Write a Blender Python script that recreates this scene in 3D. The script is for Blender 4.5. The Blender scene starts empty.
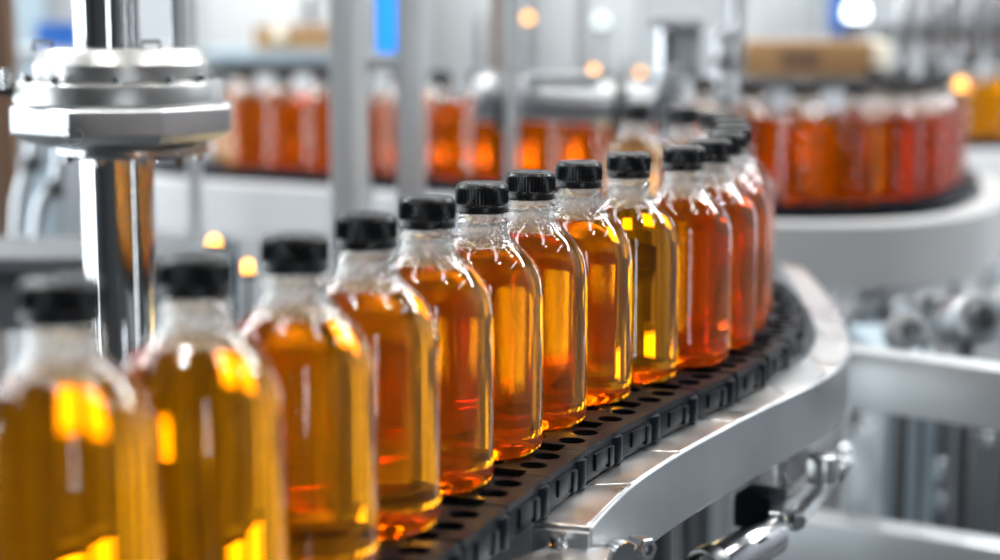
import bpy, bmesh, math, random
from mathutils import Vector, Matrix
random.seed(7)
S = bpy.context.scene
C = S.collection
PI = math.pi
# ------------------------------------------------------------------ camera maths (1000x560 frame)
F = 1800.0
PITCH = math.atan(275 / F)
sp, cp = math.sin(PITCH), math.cos(PITCH)
BELT = 0.90                      # belt surface above the floor
CAMZ = BELT + 0.262


def ray(px, py):
    u = (px - 500) / F
    v = -(py - 280) / F
    return (u, cp + v * sp, -sp + v * cp)


def W(px, py, z):
    """point on the horizontal plane at world height z"""
    r = ray(px, py)
    t = (z - CAMZ) / r[2]
    return Vector((r[0] * t, r[1] * t, z))


def D(px, py, Y):
    """point at distance Y in front of the camera"""
    r = ray(px, py)
    t = Y / r[1]
    return Vector((r[0] * t, Y, CAMZ + r[2] * t))


# ------------------------------------------------------------------ materials
def mat(name, color, rough=0.5, metal=0.0, noise=0.0, nscale=20, bump=0.0, bscale=200, stretch=None,
        emit=None, estr=0, coat=0.0, rvar=0.0):
    m = bpy.data.materials.new(name)
    m.use_nodes = True
    nt = m.node_tree
    b = nt.nodes['Principled BSDF']
    b.inputs['Base Color'].default_value = (*color, 1)
    b.inputs['Roughness'].default_value = rough
    b.inputs['Metallic'].default_value = metal
    if metal == 0 and max(color) < .03:
        b.inputs['Specular IOR Level'].default_value = .32
    if name == 'black_chain_plastic':
        b.inputs['Specular IOR Level'].default_value = .09
    if coat:
        b.inputs['Coat Weight'].default_value = coat
    tc = nt.nodes.new('ShaderNodeTexCoord')
    mp = nt.nodes.new('ShaderNodeMapping')
    if stretch:
        mp.inputs['Scale'].default_value = stretch
    nt.links.new(tc.outputs['Object'], mp.inputs['Vector'])
    if noise or rvar:
        n = nt.nodes.new('ShaderNodeTexNoise')
        n.inputs['Scale'].default_value = nscale
        n.inputs['Detail'].default_value = 5
        nt.links.new(mp.outputs['Vector'], n.inputs['Vector'])
        if noise:
            cr = nt.nodes.new('ShaderNodeValToRGB')
            cr.color_ramp.elements[0].position = 0.3
            cr.color_ramp.elements[1].position = 0.7
            cr.color_ramp.elements[0].color = (*[max(0, c * (1 - noise)) for c in color], 1)
            cr.color_ramp.elements[1].color = (*[min(1, c * (1 + noise * .5)) for c in color], 1)
            nt.links.new(n.outputs['Fac'], cr.inputs['Fac'])
            nt.links.new(cr.outputs['Color'], b.inputs['Base Color'])
        if rvar:
            mr = nt.nodes.new('ShaderNodeMapRange')
            mr.inputs['From Min'].default_value = 0.3
            mr.inputs['From Max'].default_value = 0.7
            mr.inputs['To Min'].default_value = max(0.02, rough - rvar)
            mr.inputs['To Max'].default_value = min(1, rough + rvar)
            nt.links.new(n.outputs['Fac'], mr.inputs['Value'])
            nt.links.new(mr.outputs['Result'], b.inputs['Roughness'])
    if bump:
        n2 = nt.nodes.new('ShaderNodeTexNoise')
        n2.inputs['Scale'].default_value = bscale
        n2.inputs['Detail'].default_value = 3
        nt.links.new(mp.outputs['Vector'], n2.inputs['Vector'])
        bp = nt.nodes.new('ShaderNodeBump')
        bp.inputs['Strength'].default_value = bump
        bp.inputs['Distance'].default_value = 0.001
        nt.links.new(n2.outputs['Fac'], bp.inputs['Height'])
        nt.links.new(bp.outputs['Normal'], b.inputs['Normal'])
    if emit:
        b.inputs['Emission Color'].default_value = (*emit, 1)
        b.inputs['Emission Strength'].default_value = estr
    return m


STEEL = mat('steel', (.58, .59, .60), .22, 1.0, rvar=.07, nscale=30)
BRUSHED = mat('brushed_steel', (.55, .57, .59), .34, 1.0, noise=.12, nscale=14, rvar=.08, bump=.12, bscale=260)
TURNED = mat('turned_steel', (.54, .54, .53), .36, 1.0, noise=.10, nscale=40, stretch=(1, 1, 12), bump=.1, bscale=90)
POLISH = mat('polished_steel', (.62, .62, .63), .10, 1.0, rvar=.04, nscale=12)
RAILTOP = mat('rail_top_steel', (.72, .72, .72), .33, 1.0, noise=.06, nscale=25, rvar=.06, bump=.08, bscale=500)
DARKSTEEL = mat('dark_steel', (.16, .165, .17), .35, 1.0, noise=.2, nscale=30)
ALU = mat('aluminium_profile', (.58, .61, .63), .42, .7, noise=.05, nscale=8)
PAINTGREY = mat('grey_paint', (.34, .36, .38), .45, 0, noise=.08, nscale=5)
PAINTWHITE = mat('white_paint', (.66, .68, .69), .4, 0, noise=.05, nscale=4)
PAINTDARK = mat('dark_grey_paint', (.10, .11, .12), .5, 0, noise=.2, nscale=6)
PAINTBLUEGREY = mat('blue_grey_paint', (.30, .38, .43), .4, 0, noise=.1, nscale=6)
RAILPAINT = mat('rail_paint', (.40, .41, .42), .5, 0, noise=.06, nscale=8)
BROWN = mat('brown_enamel', (.16, .09, .055), .5, 0, noise=.2, nscale=6)
CREAM = mat('cream_paint', (.74, .66, .50), .5, 0, noise=.06, nscale=6)
BLUE = mat('blue_plastic', (.02, .12, .42), .4, 0, noise=.1, nscale=6)
CARD = mat('cardboard', (.30, .175, .075), .8, 0, noise=.12, nscale=30, bump=.1, bscale=60)
CARDPALE = mat('pale_label_paper', (.80, .76, .62), .7, 0, noise=.05, nscale=10)
BLACKPL = mat('black_chain_plastic', (.007, .0095, .014), .42, 0, noise=.3, nscale=40, bump=.15, bscale=400)
CAPM = mat('black_cap_plastic', (.006, .0065, .008), .30, 0, bump=.08, bscale=900, rvar=.06, nscale=100)
RUBBER = mat('black_rubber', (.015, .015, .016), .6, 0, noise=.2, nscale=30)
WALLM = mat('wall_paint', (.25, .27, .29), .6, 0, noise=.03, nscale=3)
DARKWALL = mat('dark_wall_paint', (.05, .055, .06), .7, 0, noise=.05, nscale=3)
PALEWALL = mat('pale_wall_paint', (.50, .52, .54), .6, 0, noise=.03, nscale=3)
MIDWALL = mat('mid_grey_wall_paint', (.12, .13, .14), .6, 0, noise=.05, nscale=3)
CEILM = mat('ceiling_paint', (.16, .17, .18), .8, 0, noise=.03, nscale=3)
FLOORM = mat('epoxy_floor', (.07, .073, .077), .13, 0, noise=.12, nscale=2, rvar=.06)
SCREEN = mat('blue_screen_glow', (.01, .1, .5), .3, 0, emit=(.02, .30, 1.0), estr=1.3)
LAMPO = mat('amber_lamp_glow', (.8, .35, .05), .3, 0, emit=(1.0, .45, .08), estr=3.5)
LAMPW = mat('white_lamp_glow', (.9, .9, .9), .3, 0, emit=(.85, .92, 1.0), estr=5.0)


LAMPD = mat('dim_lamp_glow', (.7, .8, .85), .3, 0, emit=(.75, .9, .95), estr=1.0)


def glass_mat():
    m = bpy.data.materials.new('clear_bottle_plastic')
    m.use_nodes = True
    nt = m.node_tree
    nt.nodes.clear()
    out = nt.nodes.new('ShaderNodeOutputMaterial')
    g = nt.nodes.new('ShaderNodeBsdfGlass')
    g.inputs['IOR'].default_value = 1.45
    g.inputs['Roughness'].default_value = 0.0
    g.inputs['Color'].default_value = (.985, .992, .988, 1)
    tc = nt.nodes.new('ShaderNodeTexCoord')
    # condensation droplets only above the filling line
    sx = nt.nodes.new('ShaderNodeSeparateXYZ')
    nt.links.new(tc.outputs['Object'], sx.inputs['Vector'])
    mr = nt.nodes.new('ShaderNodeMapRange')
    mr.inputs['From Min'].default_value = 0.120
    mr.inputs['From Max'].default_value = 0.129
    mr.inputs['To Min'].default_value = 0.0
    mr.inputs['To Max'].default_value = .9
    nt.links.new(sx.outputs['Z'], mr.inputs['Value'])
    v = nt.nodes.new('ShaderNodeTexVoronoi')
    v.inputs['Scale'].default_value = 1300
    v.inputs['Randomness'].default_value = 1
    nt.links.new(tc.outputs['Object'], v.inputs['Vector'])
    cr = nt.nodes.new('ShaderNodeValToRGB')
    cr.color_ramp.elements[0].position = 0.05
    cr.color_ramp.elements[0].color = (1, 1, 1, 1)
    cr.color_ramp.elements[1].position = 0.5
    cr.color_ramp.elements[1].color = (0, 0, 0, 1)
    nt.links.new(v.outputs['Distance'], cr.inputs['Fac'])
    bp = nt.nodes.new('ShaderNodeBump')
    bp.inputs['Distance'].default_value = 0.0003
    nt.links.new(mr.outputs['Result'], bp.inputs['Strength'])
    nt.links.new(cr.outputs['Color'], bp.inputs['Height'])
    nt.links.new(bp.outputs['Normal'], g.inputs['Normal'])
    # fine mist between the droplets
    nz = nt.nodes.new('ShaderNodeTexNoise')
    nz.inputs['Scale'].default_value = 700
    nz.inputs['Detail'].default_value = 3
    nt.links.new(tc.outputs['Object'], nz.inputs['Vector'])
    m2 = nt.nodes.new('ShaderNodeMapRange')
    m2.inputs['From Min'].default_value = 0.52
    m2.inputs['From Max'].default_value = 0.68
    m2.inputs['To Min'].default_value = 0.0
    m2.inputs['To Max'].default_value = 0.16
    nt.links.new(nz.outputs['Fac'], m2.inputs['Value'])
    mu = nt.nodes.new('ShaderNodeMath')
    mu.operation = 'MULTIPLY'
    nt.links.new(m2.outputs['Result'], mu.inputs[0])
    nt.links.new(mr.outputs['Result'], mu.inputs[1])
    df = nt.nodes.new('ShaderNodeBsdfDiffuse')
    df.inputs['Color'].default_value = (.9, .93, .93, 1)
    tl = nt.nodes.new('ShaderNodeBsdfTranslucent')
    tl.inputs['Color'].default_value = (.9, .93, .93, 1)
    ma = nt.nodes.new('ShaderNodeMixShader')
    ma.inputs['Fac'].default_value = .5
    nt.links.new(df.outputs['BSDF'], ma.inputs[1])
    nt.links.new(tl.outputs['BSDF'], ma.inputs[2])
    mx = nt.nodes.new('ShaderNodeMixShader')
    nt.links.new(mu.outputs['Value'], mx.inputs['Fac'])
    nt.links.new(g.outputs['BSDF'], mx.inputs[1])
    nt.links.new(ma.outputs['Shader'], mx.inputs[2])
    nt.links.new(mx.outputs['Shader'], out.inputs['Surface'])
    return m


def liquid_mat():
    m = bpy.data.materials.new('amber_liquid')
    m.use_nodes = True
    nt = m.node_tree
    nt.nodes.clear()
    out = nt.nodes.new('ShaderNodeOutputMaterial')
    g = nt.nodes.new('ShaderNodeBsdfGlass')
    # against the bottle wall the ratio is liquid to plastic, at the free surface liquid to air
    tc = nt.nodes.new('ShaderNodeTexCoord')
    sx = nt.nodes.new('ShaderNodeSeparateXYZ')
    nt.links.new(tc.outputs['Object'], sx.inputs['Vector'])
    gt = nt.nodes.new('ShaderNodeMath')
    gt.operation = 'GREATER_THAN'
    gt.inputs[1].default_value = 0.1228 - .0012
    nt.links.new(sx.outputs['Z'], gt.inputs[0])
    ir = nt.nodes.new('ShaderNodeMapRange')
    ir.inputs['To Min'].default_value = 1.34 / 1.45
    ir.inputs['To Max'].default_value = 1.34
    nt.links.new(gt.outputs['Value'], ir.inputs['Value'])
    nt.links.new(ir.outputs['Result'], g.inputs['IOR'])
    g.inputs['Roughness'].default_value = 0.0
    g.inputs['Color'].default_value = (.98, .64, .05, 1)
    va = nt.nodes.new('ShaderNodeVolumeAbsorption')
    va.inputs['Density'].default_value = 30
    va.inputs['Color'].default_value = (.92, .85, .0, 1)
    # slight cloudiness of the drink
    df = nt.nodes.new('ShaderNodeBsdfDiffuse')
    df.inputs['Color'].default_value = (.92, .43, .008, 1)
    tl = nt.nodes.new('ShaderNodeBsdfTranslucent')
    tl.inputs['Color'].default_value = (.95, .47, .010, 1)
    ma = nt.nodes.new('ShaderNodeMixShader')
    ma.inputs['Fac'].default_value = .6
    nt.links.new(df.outputs['BSDF'], ma.inputs[1])
    nt.links.new(tl.outputs['BSDF'], ma.inputs[2])
    mx = nt.nodes.new('ShaderNodeMixShader')
    mx.inputs['Fac'].default_value = .09
    nt.links.new(g.outputs['BSDF'], mx.inputs[1])
    nt.links.new(ma.outputs['Shader'], mx.inputs[2])
    nt.links.new(mx.outputs['Shader'], out.inputs['Surface'])
    nt.links.new(va.outputs['Volume'], out.inputs['Volume'])
    return m


GLASS = glass_mat()
LIQ = liquid_mat()


def bubble_mat():
    m = bpy.data.materials.new('bubble_film')
    m.use_nodes = True
    nt = m.node_tree
    nt.nodes.clear()
    out = nt.nodes.new('ShaderNodeOutputMaterial')
    g = nt.nodes.new('ShaderNodeBsdfGlass')
    g.inputs['IOR'].default_value = 1.33
    nt.links.new(g.outputs['BSDF'], out.inputs['Surface'])
    return m


BUBBLE = bubble_mat()


# ------------------------------------------------------------------ mesh helpers
class MB:
    def __init__(self):
        self.bm = bmesh.new()

    def _add(self, vs, fs, smooth=False):
        v = [self.bm.verts.new(p) for p in vs]
        for f in fs:
            try:
                fc = self.bm.faces.new([v[i] for i in f])
                fc.smooth = smooth
            except ValueError:
                pass
        return v

    def box(self, c, s, rz=0, bevel=0.0, M=None, seg=2):
        t = bmesh.new()
        bmesh.ops.create_cube(t, size=1)
        for v in t.verts:
            v.co = Vector((v.co.x * s[0], v.co.y * s[1], v.co.z * s[2]))
        if bevel:
            bmesh.ops.bevel(t, geom=list(t.edges), offset=bevel, segments=seg, affect='EDGES', profile=.6)
        R = M if M is not None else Matrix.Rotation(rz, 4, 'Z')
        for v in t.verts:
            v.co = R @ v.co + Vector(c)
        self.join(t)
        return self

    def join(self, t):
        me = bpy.data.meshes.new('tmp')
        t.to_mesh(me)
        t.free()
        self.bm.from_mesh(me)
        bpy.data.meshes.remove(me)

    def lathe(self, prof, seg=48, c=(0, 0, 0), M=None, smooth=True, cap0=False, cap1=False, rib=None):
        """prof: list of (r, z) from bottom to top."""
        vs, fs = [], []
        n = len(prof)
        rings = []
        for i, (r, z) in enumerate(prof):
            if r < 1e-6:
                rings.append([len(vs)])
                vs.append((0, 0, z))
            else:
                ids = []
                for k in range(seg):
                    a = 2 * PI * k / seg
                    rr = r
                    if rib and rib[0] <= z <= rib[1] and k % 2:
                        rr = r - rib[2]
                    ids.append(len(vs))
                    vs.append((rr * math.cos(a), rr * math.sin(a), z))
                rings.append(ids)
        for i in range(n - 1):
            A, B = rings[i], rings[i + 1]
            if len(A) == 1 and len(B) == 1:
                continue
            for k in range(seg):
                k2 = (k + 1) % seg
                if len(A) == 1:
                    fs.append((A[0], B[k2], B[k]))
                elif len(B) == 1:
                    fs.append((A[k], A[k2], B[0]))
                else:
                    fs.append((A[k], A[k2], B[k2], B[k]))
        if cap0 and len(rings[0]) > 1:
            fs.append(tuple(reversed(rings[0])))
        if cap1 and len(rings[-1]) > 1:
            fs.append(tuple(rings[-1]))
        T = Matrix.Translation(Vector(c)) @ (M if M is not None else Matrix.Identity(4))
        vs = [T @ Vector(p) for p in vs]
        self._add(vs, fs, smooth)
        return self

    def cyl(self, p0, p1, r, seg=32, bevel=0.0, r1=None):
        p0, p1 = Vector(p0), Vector(p1)
        d = p1 - p0
        L = d.length
        M = d.to_track_quat('Z', 'Y').to_matrix().to_4x4()
        r1 = r if r1 is None else r1
        b = bevel
        if b:
            prof = [(0, 0), (r - b, 0), (r - .3 * b, .3 * b), (r, b), (r1, L - b), (r1 - .3 * b, L - .3 * b), (r1 - b, L), (0, L)]
        else:
            prof = [(0, 0), (r, 0), (r, 0), (r1, L), (r1, L), (0, L)]
        self.lathe(prof, seg, p0, M)
        return self

    def tube(self, pts, r, seg=16):
        pts = [Vector(p) for p in pts]
        rings = []
        up = Vector((0, 0, 1))
        for i, p in enumerate(pts):
            t = (pts[min(i + 1, len(pts) - 1)] - pts[max(i - 1, 0)]).normalized()
            a = t.cross(up)
            if a.length < 1e-3:
                a = t.cross(Vector((0, 1, 0)))
            a.normalize()
            b = a.cross(t).normalized()
            rings.append([p + a * (r * math.cos(2 * PI * k / seg)) + b * (r * math.sin(2 * PI * k / seg)) for k in range(seg)])
        vs = [q for rg in rings for q in rg]
        fs = []
        for i in range(len(rings) - 1):
            for k in range(seg):
                k2 = (k + 1) % seg
                fs.append((i * seg + k, i * seg + k2, (i + 1) * seg + k2, (i + 1) * seg + k))
        fs.append(tuple(range(seg)))
        fs.append(tuple((len(rings) - 1) * seg + k for k in range(seg)))
        self._add(vs, fs, True)
        return self

    def sweep(self, pts, prof, closed=True, smooth=False):
        """pts: list of (x, y, z); prof: (offset to the right of travel, dz) loop."""
        pts = [Vector(p) for p in pts]
        n, m = len(pts), len(prof)
        vs, fs = [], []
        for i, p in enumerate(pts):
            t = pts[min(i + 1, n - 1)] - pts[max(i - 1, 0)]
            t.z = 0
            t.normalize()
            r = Vector((t.y, -t.x, 0))
            for (o, dz) in prof:
                q = p + r * o
                vs.append((q.x, q.y, p.z + dz))
        for i in range(n - 1):
            for k in range(m):
                k2 = (k + 1) % m
                fs.append((i * m + k, i * m + k2, (i + 1) * m + k2, (i + 1) * m + k))
        fs.append(tuple(range(m)))
        fs.append(tuple((n - 1) * m + k for k in range(m)))
        self._add(vs, fs, smooth)
        return self

    def prism(self, poly, z0, z1, c=(0, 0, 0), holes=(), M=None):
        t = bmesh.new()
        eds = []
        for loop in [poly] + list(holes):
            v = [t.verts.new((x, y, z0)) for x, y in loop]
            for i in range(len(v)):
                eds.append(t.edges.new((v[i], v[(i + 1) % len(v)])))
        if holes:
            bmesh.ops.triangle_fill(t, use_beauty=True, edges=eds)
        else:
            t.faces.new(list(t.verts))
        r = bmesh.ops.extrude_face_region(t, geom=list(t.faces))
        for v in r['geom']:
            if isinstance(v, bmesh.types.BMVert):
                v.co.z = z1
        bmesh.ops.recalc_face_normals(t, faces=list(t.faces))
        T = Matrix.Translation(Vector(c)) @ (M if M is not None else Matrix.Identity(4))
        for v in t.verts:
            v.co = T @ v.co
        self.join(t)
        return self

    def build(self, name, m, parent=None, loc=None, recalc=True, sharp=35):
        """world-space verts when parent/loc sit somewhere: they are made local to it"""
        if recalc:
            bmesh.ops.recalc_face_normals(self.bm, faces=list(self.bm.faces))
        off = Vector((0, 0, 0))
        p = parent
        while p is not None:
            off += p.location
            p = p.parent
        if loc is not None:
            off += Vector(loc)
        if off.length:
            for v in self.bm.verts:
                v.co -= off
        me = bpy.data.meshes.new(name)
        self.bm.to_mesh(me)
        self.bm.free()
        me.materials.append(m)
        if sharp:
            try:
                me.set_sharp_from_angle(angle=math.radians(sharp))
            except Exception:
                pass
        o = bpy.data.objects.new(name, me)
        C.objects.link(o)
        if parent is not None:
            o.parent = parent
        if loc is not None:
            o.location = Vector(loc)
        return o


def tag(o, label, cat, group=None):
    o['label'] = label
    o['category'] = cat
    if group:
        o['group'] = group
    return o


def thing(name, label, cat, loc=(0, 0, 0), group=None):
    o = bpy.data.objects.new(name, None)
    o.empty_display_size = .05
    C.objects.link(o)
    o.location = Vector(loc)
    return tag(o, label, cat, group)


def copy_tree(o, parent=None):
    c = o.copy()
    C.objects.link(c)
    if parent is not None:
        c.parent = parent
    for ch in list(o.children):
        copy_tree(ch, c)
    return c


def struct(name, mb, m):
    o = mb.build(name, m)
    o['kind'] = 'structure'
    return o


def spline(pts, n=12):
    """Catmull-Rom through points"""
    P = [Vector(p) for p in pts]
    P = [P[0] * 2 - P[1]] + P + [P[-1] * 2 - P[-2]]
    out = []
    for i in range(1, len(P) - 2):
        a, b, c, d = P[i - 1], P[i], P[i + 1], P[i + 2]
        for k in range(n):
            t = k / n
            out.append(0.5 * ((2 * b) + (c - a) * t + (2 * a - 5 * b + 4 * c - d) * t * t + (3 * b - a - 3 * c + d) * t ** 3))
    out.append(P[-2])
    return out


def resample(pts, step, start=0.0):
    """points and tangents at equal arc spacing"""
    out = []
    acc, nxt = 0.0, start
    for i in range(len(pts) - 1):
        a, b = pts[i], pts[i + 1]
        L = (b - a).length
        while nxt <= acc + L + 1e-9:
            out.append((a.lerp(b, (nxt - acc) / L), (b - a).normalized()))
            nxt += step
        acc += L
    return out


def at_arc(pts, s):
    acc = 0.0
    for i in range(len(pts) - 1):
        L = (pts[i + 1] - pts[i]).length
        if s <= acc + L:
            return pts[i].lerp(pts[i + 1], (s - acc) / L)
        acc += L
    return pts[-1].copy()


def offset_path(pts, o, z=None):
    out = []
    n = len(pts)
    for i, p in enumerate(pts):
        t = pts[min(i + 1, n - 1)] - pts[max(i - 1, 0)]
        t.z = 0
        t.normalize()
        q = p + Vector((t.y, -t.x, 0)) * o
        if z is not None:
            q.z = z
        out.append(q)
    return out


# ------------------------------------------------------------------ the room
XL, XR, Y0, Y1, HC = -3.6, 3.6, -2.6, 7.0, 3.4
struct('floor', MB().box((0, (Y0 + Y1) / 2, -.05), (XR - XL + .4, Y1 - Y0 + .4, .1)), FLOORM)
struct('ceiling', MB().box((0, (Y0 + Y1) / 2, HC + .05), (XR - XL + .4, Y1 - Y0 + .4, .1)), CEILM)
struct('wall_back', MB().box((0, Y1 + .1, HC / 2), (XR - XL + .4, .2, HC)), PALEWALL)
struct('wall_front', MB().box((0, Y0 - .1, HC / 2), (XR - XL + .4, .2, HC)), DARKWALL)
struct('wall_left', MB().box((XL - .1, (Y0 + Y1) / 2, HC / 2), (.2, Y1 - Y0, HC)), MIDWALL)
struct('wall_right', MB().box((XR + .1, (Y0 + Y1) / 2, HC / 2), (.2, Y1 - Y0, HC)), WALLM)


def lamp(x, y, z, sx, sy, watts, col=(1, 1, 1), tilt=(0, 0, 0)):
    l = bpy.data.lights.new('overhead_light', 'AREA')
    l.shape = 'RECTANGLE'
    l.size, l.size_y = sx, sy
    l.energy = watts
    l.color = col
    o = bpy.data.objects.new('overhead_light', l)
    C.objects.link(o)
    o.location = (x, y, z)
    o.rotation_euler = tilt
    return o


for lx in (-2.2, -.75, .75, 2.2):
    for ly in (1.3, 5.2):
        lamp(lx, ly, HC - .25, .14, 1.25, 9, (.95, .98, 1.0))

PANEGLOW = mat('added_pane_glow', (.9, .95, 1), .2, 0, emit=(.88, .95, 1.0), estr=13.0)  # emission shared by all the added wall panes


def window(nm, x, y0, y1, z0, z1, side):
    s = 1 if side < 0 else -1
    b = MB().box((x + s * .004, (y0 + y1) / 2, (z0 + z1) / 2), (.008, y1 - y0, z1 - z0))
    w_ = b.build(nm, PANEGLOW)
    w_['kind'] = 'structure'
    f = MB()
    for yy in (y0, y1):
        f.box((x + s * .03, yy, (z0 + z1) / 2), (.06, .07, z1 - z0 + .07), bevel=.006)
    for zz_ in (z0, (z0 + z1) / 2, z1):
        f.box((x + s * .03, (y0 + y1) / 2, zz_), (.06, y1 - y0, .07), bevel=.006)
    f.build('window_frame', PAINTDARK, w_)
    return w_


wn = 1  # glowing panes added in the side walls for bright streaks in bottles and steel
for yy in (.3, 1.5, 2.5, 3.4, 4.5, 5.8):
    window('window_%d' % wn, XL, yy, yy + .42, .12, 2.4, -1)
    wn += 1
for yy in (6.1,):
    window('window_%d' % wn, XR, yy, yy + .42, .12, 2.4, 1)
    wn += 1

# added glowing panes low on the back wall, lighting the rear bottles from behind
for xx in (-2.3, -1.5, -.7, .1, .9, 1.7, 2.5):
    b = MB().box((xx, Y1 - .004, .53), (.40, .008, .22))
    w_ = b.build('window_%d' % wn, PANEGLOW)
    w_['kind'] = 'structure'
    f = MB()
    for dx in (-.20, .20):
        f.box((xx + dx, Y1 - .03, .53), (.05, .06, .27), bevel=.006)
    for zq in (.42, .53, .64):
        f.box((xx, Y1 - .03, zq), (.40, .06, .04), bevel=.006)
    f.build('window_frame', PAINTDARK, w_)
    wn += 1

# added glowing strip behind the camera, for streaks on the steel column
for xx in (1.05,):
    b = MB().box((xx, Y0 + .004, 1.25), (.32, .008, 2.3))
    w_ = b.build('window_%d' % wn, PANEGLOW)
    w_['kind'] = 'structure'
    f = MB()
    for dx in (-.16, .16):
        f.box((xx + dx, Y0 + .03, 1.25), (.06, .06, 2.36), bevel=.006)
    for zq in (.1, 1.25, 2.4):
        f.box((xx, Y0 + .03, zq), (.32, .06, .06), bevel=.006)
    f.build('window_frame', PAINTDARK, w_)
    wn += 1

for sgn in (-1, 1):
    lamp(sgn * 2.25, 3.0, HC - .3, 2.5, .34, 150, (.96, .98, 1.0), (0, 0, -sgn * .45))

# small bright disk lights added for sharp glints and bokeh on the bottles
for lx, ly in ((-1.5, 2.2), (-.3, 1.6), (.4, 2.6), (1.5, 2.0), (-1.6, 4.2), (0, 4.1), (1.5, 4.3), (-.6, .5), (1.0, .6), (2.4, 3.1), (-2.6, 3.1)):
    l = lamp(lx, ly, HC - .4, .11, .11, 11, (1, .96, .9))
    l.data.shape = 'DISK'

# ------------------------------------------------------------------ bottle prototype
BH = 0.157


def arcpts(c, r, a0, a1, n):
    return [(c[0] + r * math.cos(math.radians(a0 + (a1 - a0) * i / n)), c[1] + r * math.sin(math.radians(a0 + (a1 - a0) * i / n))) for i in range(n + 1)]


outer = [(0, .0065), (.010, .0060), (.018, .0042), (.0235, .0016), (.0262, .0003), (.0285, 0)]
outer += arcpts((.0285, .0078), .0078, -75, 0, 6)
outer += [(.0363, .020), (.0363, .05), (.0363, .08), (.0363, .092), (.0360, .097), (.0352, .1015), (.0339, .106), (.0318, .110),
          (.0290, .114), (.0258, .1172), (.0224, .120), (.0194, .1228), (.0172, .1258), (.0158, .129), (.0151, .132), (.0149, .1335),
          (.0163, .1342), (.0167, .135), (.0163, .1358), (.0145, .1366), (.0138, .1385), (.0138, .150)]
TH = .0011
outer = [((r * .955 if z > .1245 else r), z * 1.018) for r, z in outer]


def inset(prof, d):
    n = len(prof)
    res = []
    for i, (r, z) in enumerate(prof):
        a = prof[max(i - 1, 0)]
        b = prof[min(i + 1, n - 1)]
        tx, tz = b[0] - a[0], b[1] - a[1]
        L = math.hypot(tx, tz)
        nx, nz = -tz / L, tx / L            # left of travel = inwards/up
        rr = max(0, r + nx * d)
        res.append((0 if r == 0 else rr, z + nz * d))
    return res


NK = [i for i, q in enumerate(outer) if abs(q[1] - .1335 * 1.018) < 1e-6][0]
inner = inset(outer[:NK + 1], TH) + [(.0121, .141), (.0121, .1527)]
LEVEL = 0.1228
liqp = [q for q in inset(outer[:NK + 1], TH) if q[1] < LEVEL - .0006]


def r_at(z):
    pr = inset(outer, TH)
    for a, b in zip(pr[6:], pr[7:]):
        if a[1] <= z <= b[1]:
            return a[0] + (b[0] - a[0]) * (z - a[1]) / (b[1] - a[1])
    return .02


RL = r_at(LEVEL)
liqp += [(RL, LEVEL), (RL - .0012, LEVEL - .0006), (RL - .003, LEVEL - .0009), (0, LEVEL - .0010)]


def make_bottle():
    root = thing('bottle', 'bottle', 'bottle')
    inner_air = [(RL, LEVEL)] + [q for q in inner if q[1] > LEVEL + .0003]
    MB().lathe(outer + list(reversed(inner_air)), 72).build('bottle_shell', GLASS, root, sharp=0)
    MB().lathe(liqp, 72).build('liquid', LIQ, root, sharp=60)
    r = .0156
    BT = .0028
    capp = [(.0, .1395), (r - .0012, .1395), (r - .0002, .1397), (r, .1402), (r, .1436), (r - .0002, .1440), (r - .0010, .1442),
            (r - .0010, .1446), (r - .0001, .1449), (r + .0001, .1453), (r + .0001, .1527), (r - .0003, .1546), (r - .0013, .1561),
            (r - .003, .1569), (r - .0045, BH), (.0095, BH), (.0090, BH - .0003), (0, BH - .0004)]
    capp = [(a, z + BT) for a, z in capp]
    MB().lathe(capp[8:], 96, rib=(.1450 + BT, .1530 + BT, .0008)).build('cap', CAPM, root, sharp=28)
    cap_ = root.children[-1] if False else bpy.data.objects['cap']
    liq_ = bpy.data.objects['liquid']
    band = [(.0134, .1395 + BT)] + capp[1:8] + [(.0134, .1446 + BT)]
    MB().lathe(band, 72).build('tamper_band', CAPM, cap_, sharp=50)
    b = MB()
    rnd = random.Random(3)
    for i in range(150):
        rr = rnd.uniform(.0003, .0006)
        a = rnd.uniform(0, 2 * PI)
        rad = (RL - .0009 - rr) - abs(rnd.gauss(0, .0007))
        t = bmesh.new()
        bmesh.ops.create_icosphere(t, subdivisions=2, radius=rr)
        for f in t.faces:
            f.smooth = True
        for v in t.verts:
            v.co += Vector((rad * math.cos(a), rad * math.sin(a), LEVEL + rr * .4))
        b.join(t)
    o = b.build('foam_bubbles', BUBBLE, liq_, sharp=0)
    o['kind'] = 'stuff'
    return root


PROTO = make_bottle()
used = [False]


def bottle(p, label, group, rz=None):
    o = copy_tree(PROTO) if used[0] else PROTO
    used[0] = True
    o.location = (p[0], p[1], p[2] if len(p) > 2 else BELT)
    o.rotation_euler = (0, 0, random.uniform(0, 6.28) if rz is None else rz)
    o['label'] = label
    o['group'] = group
    return o


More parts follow.
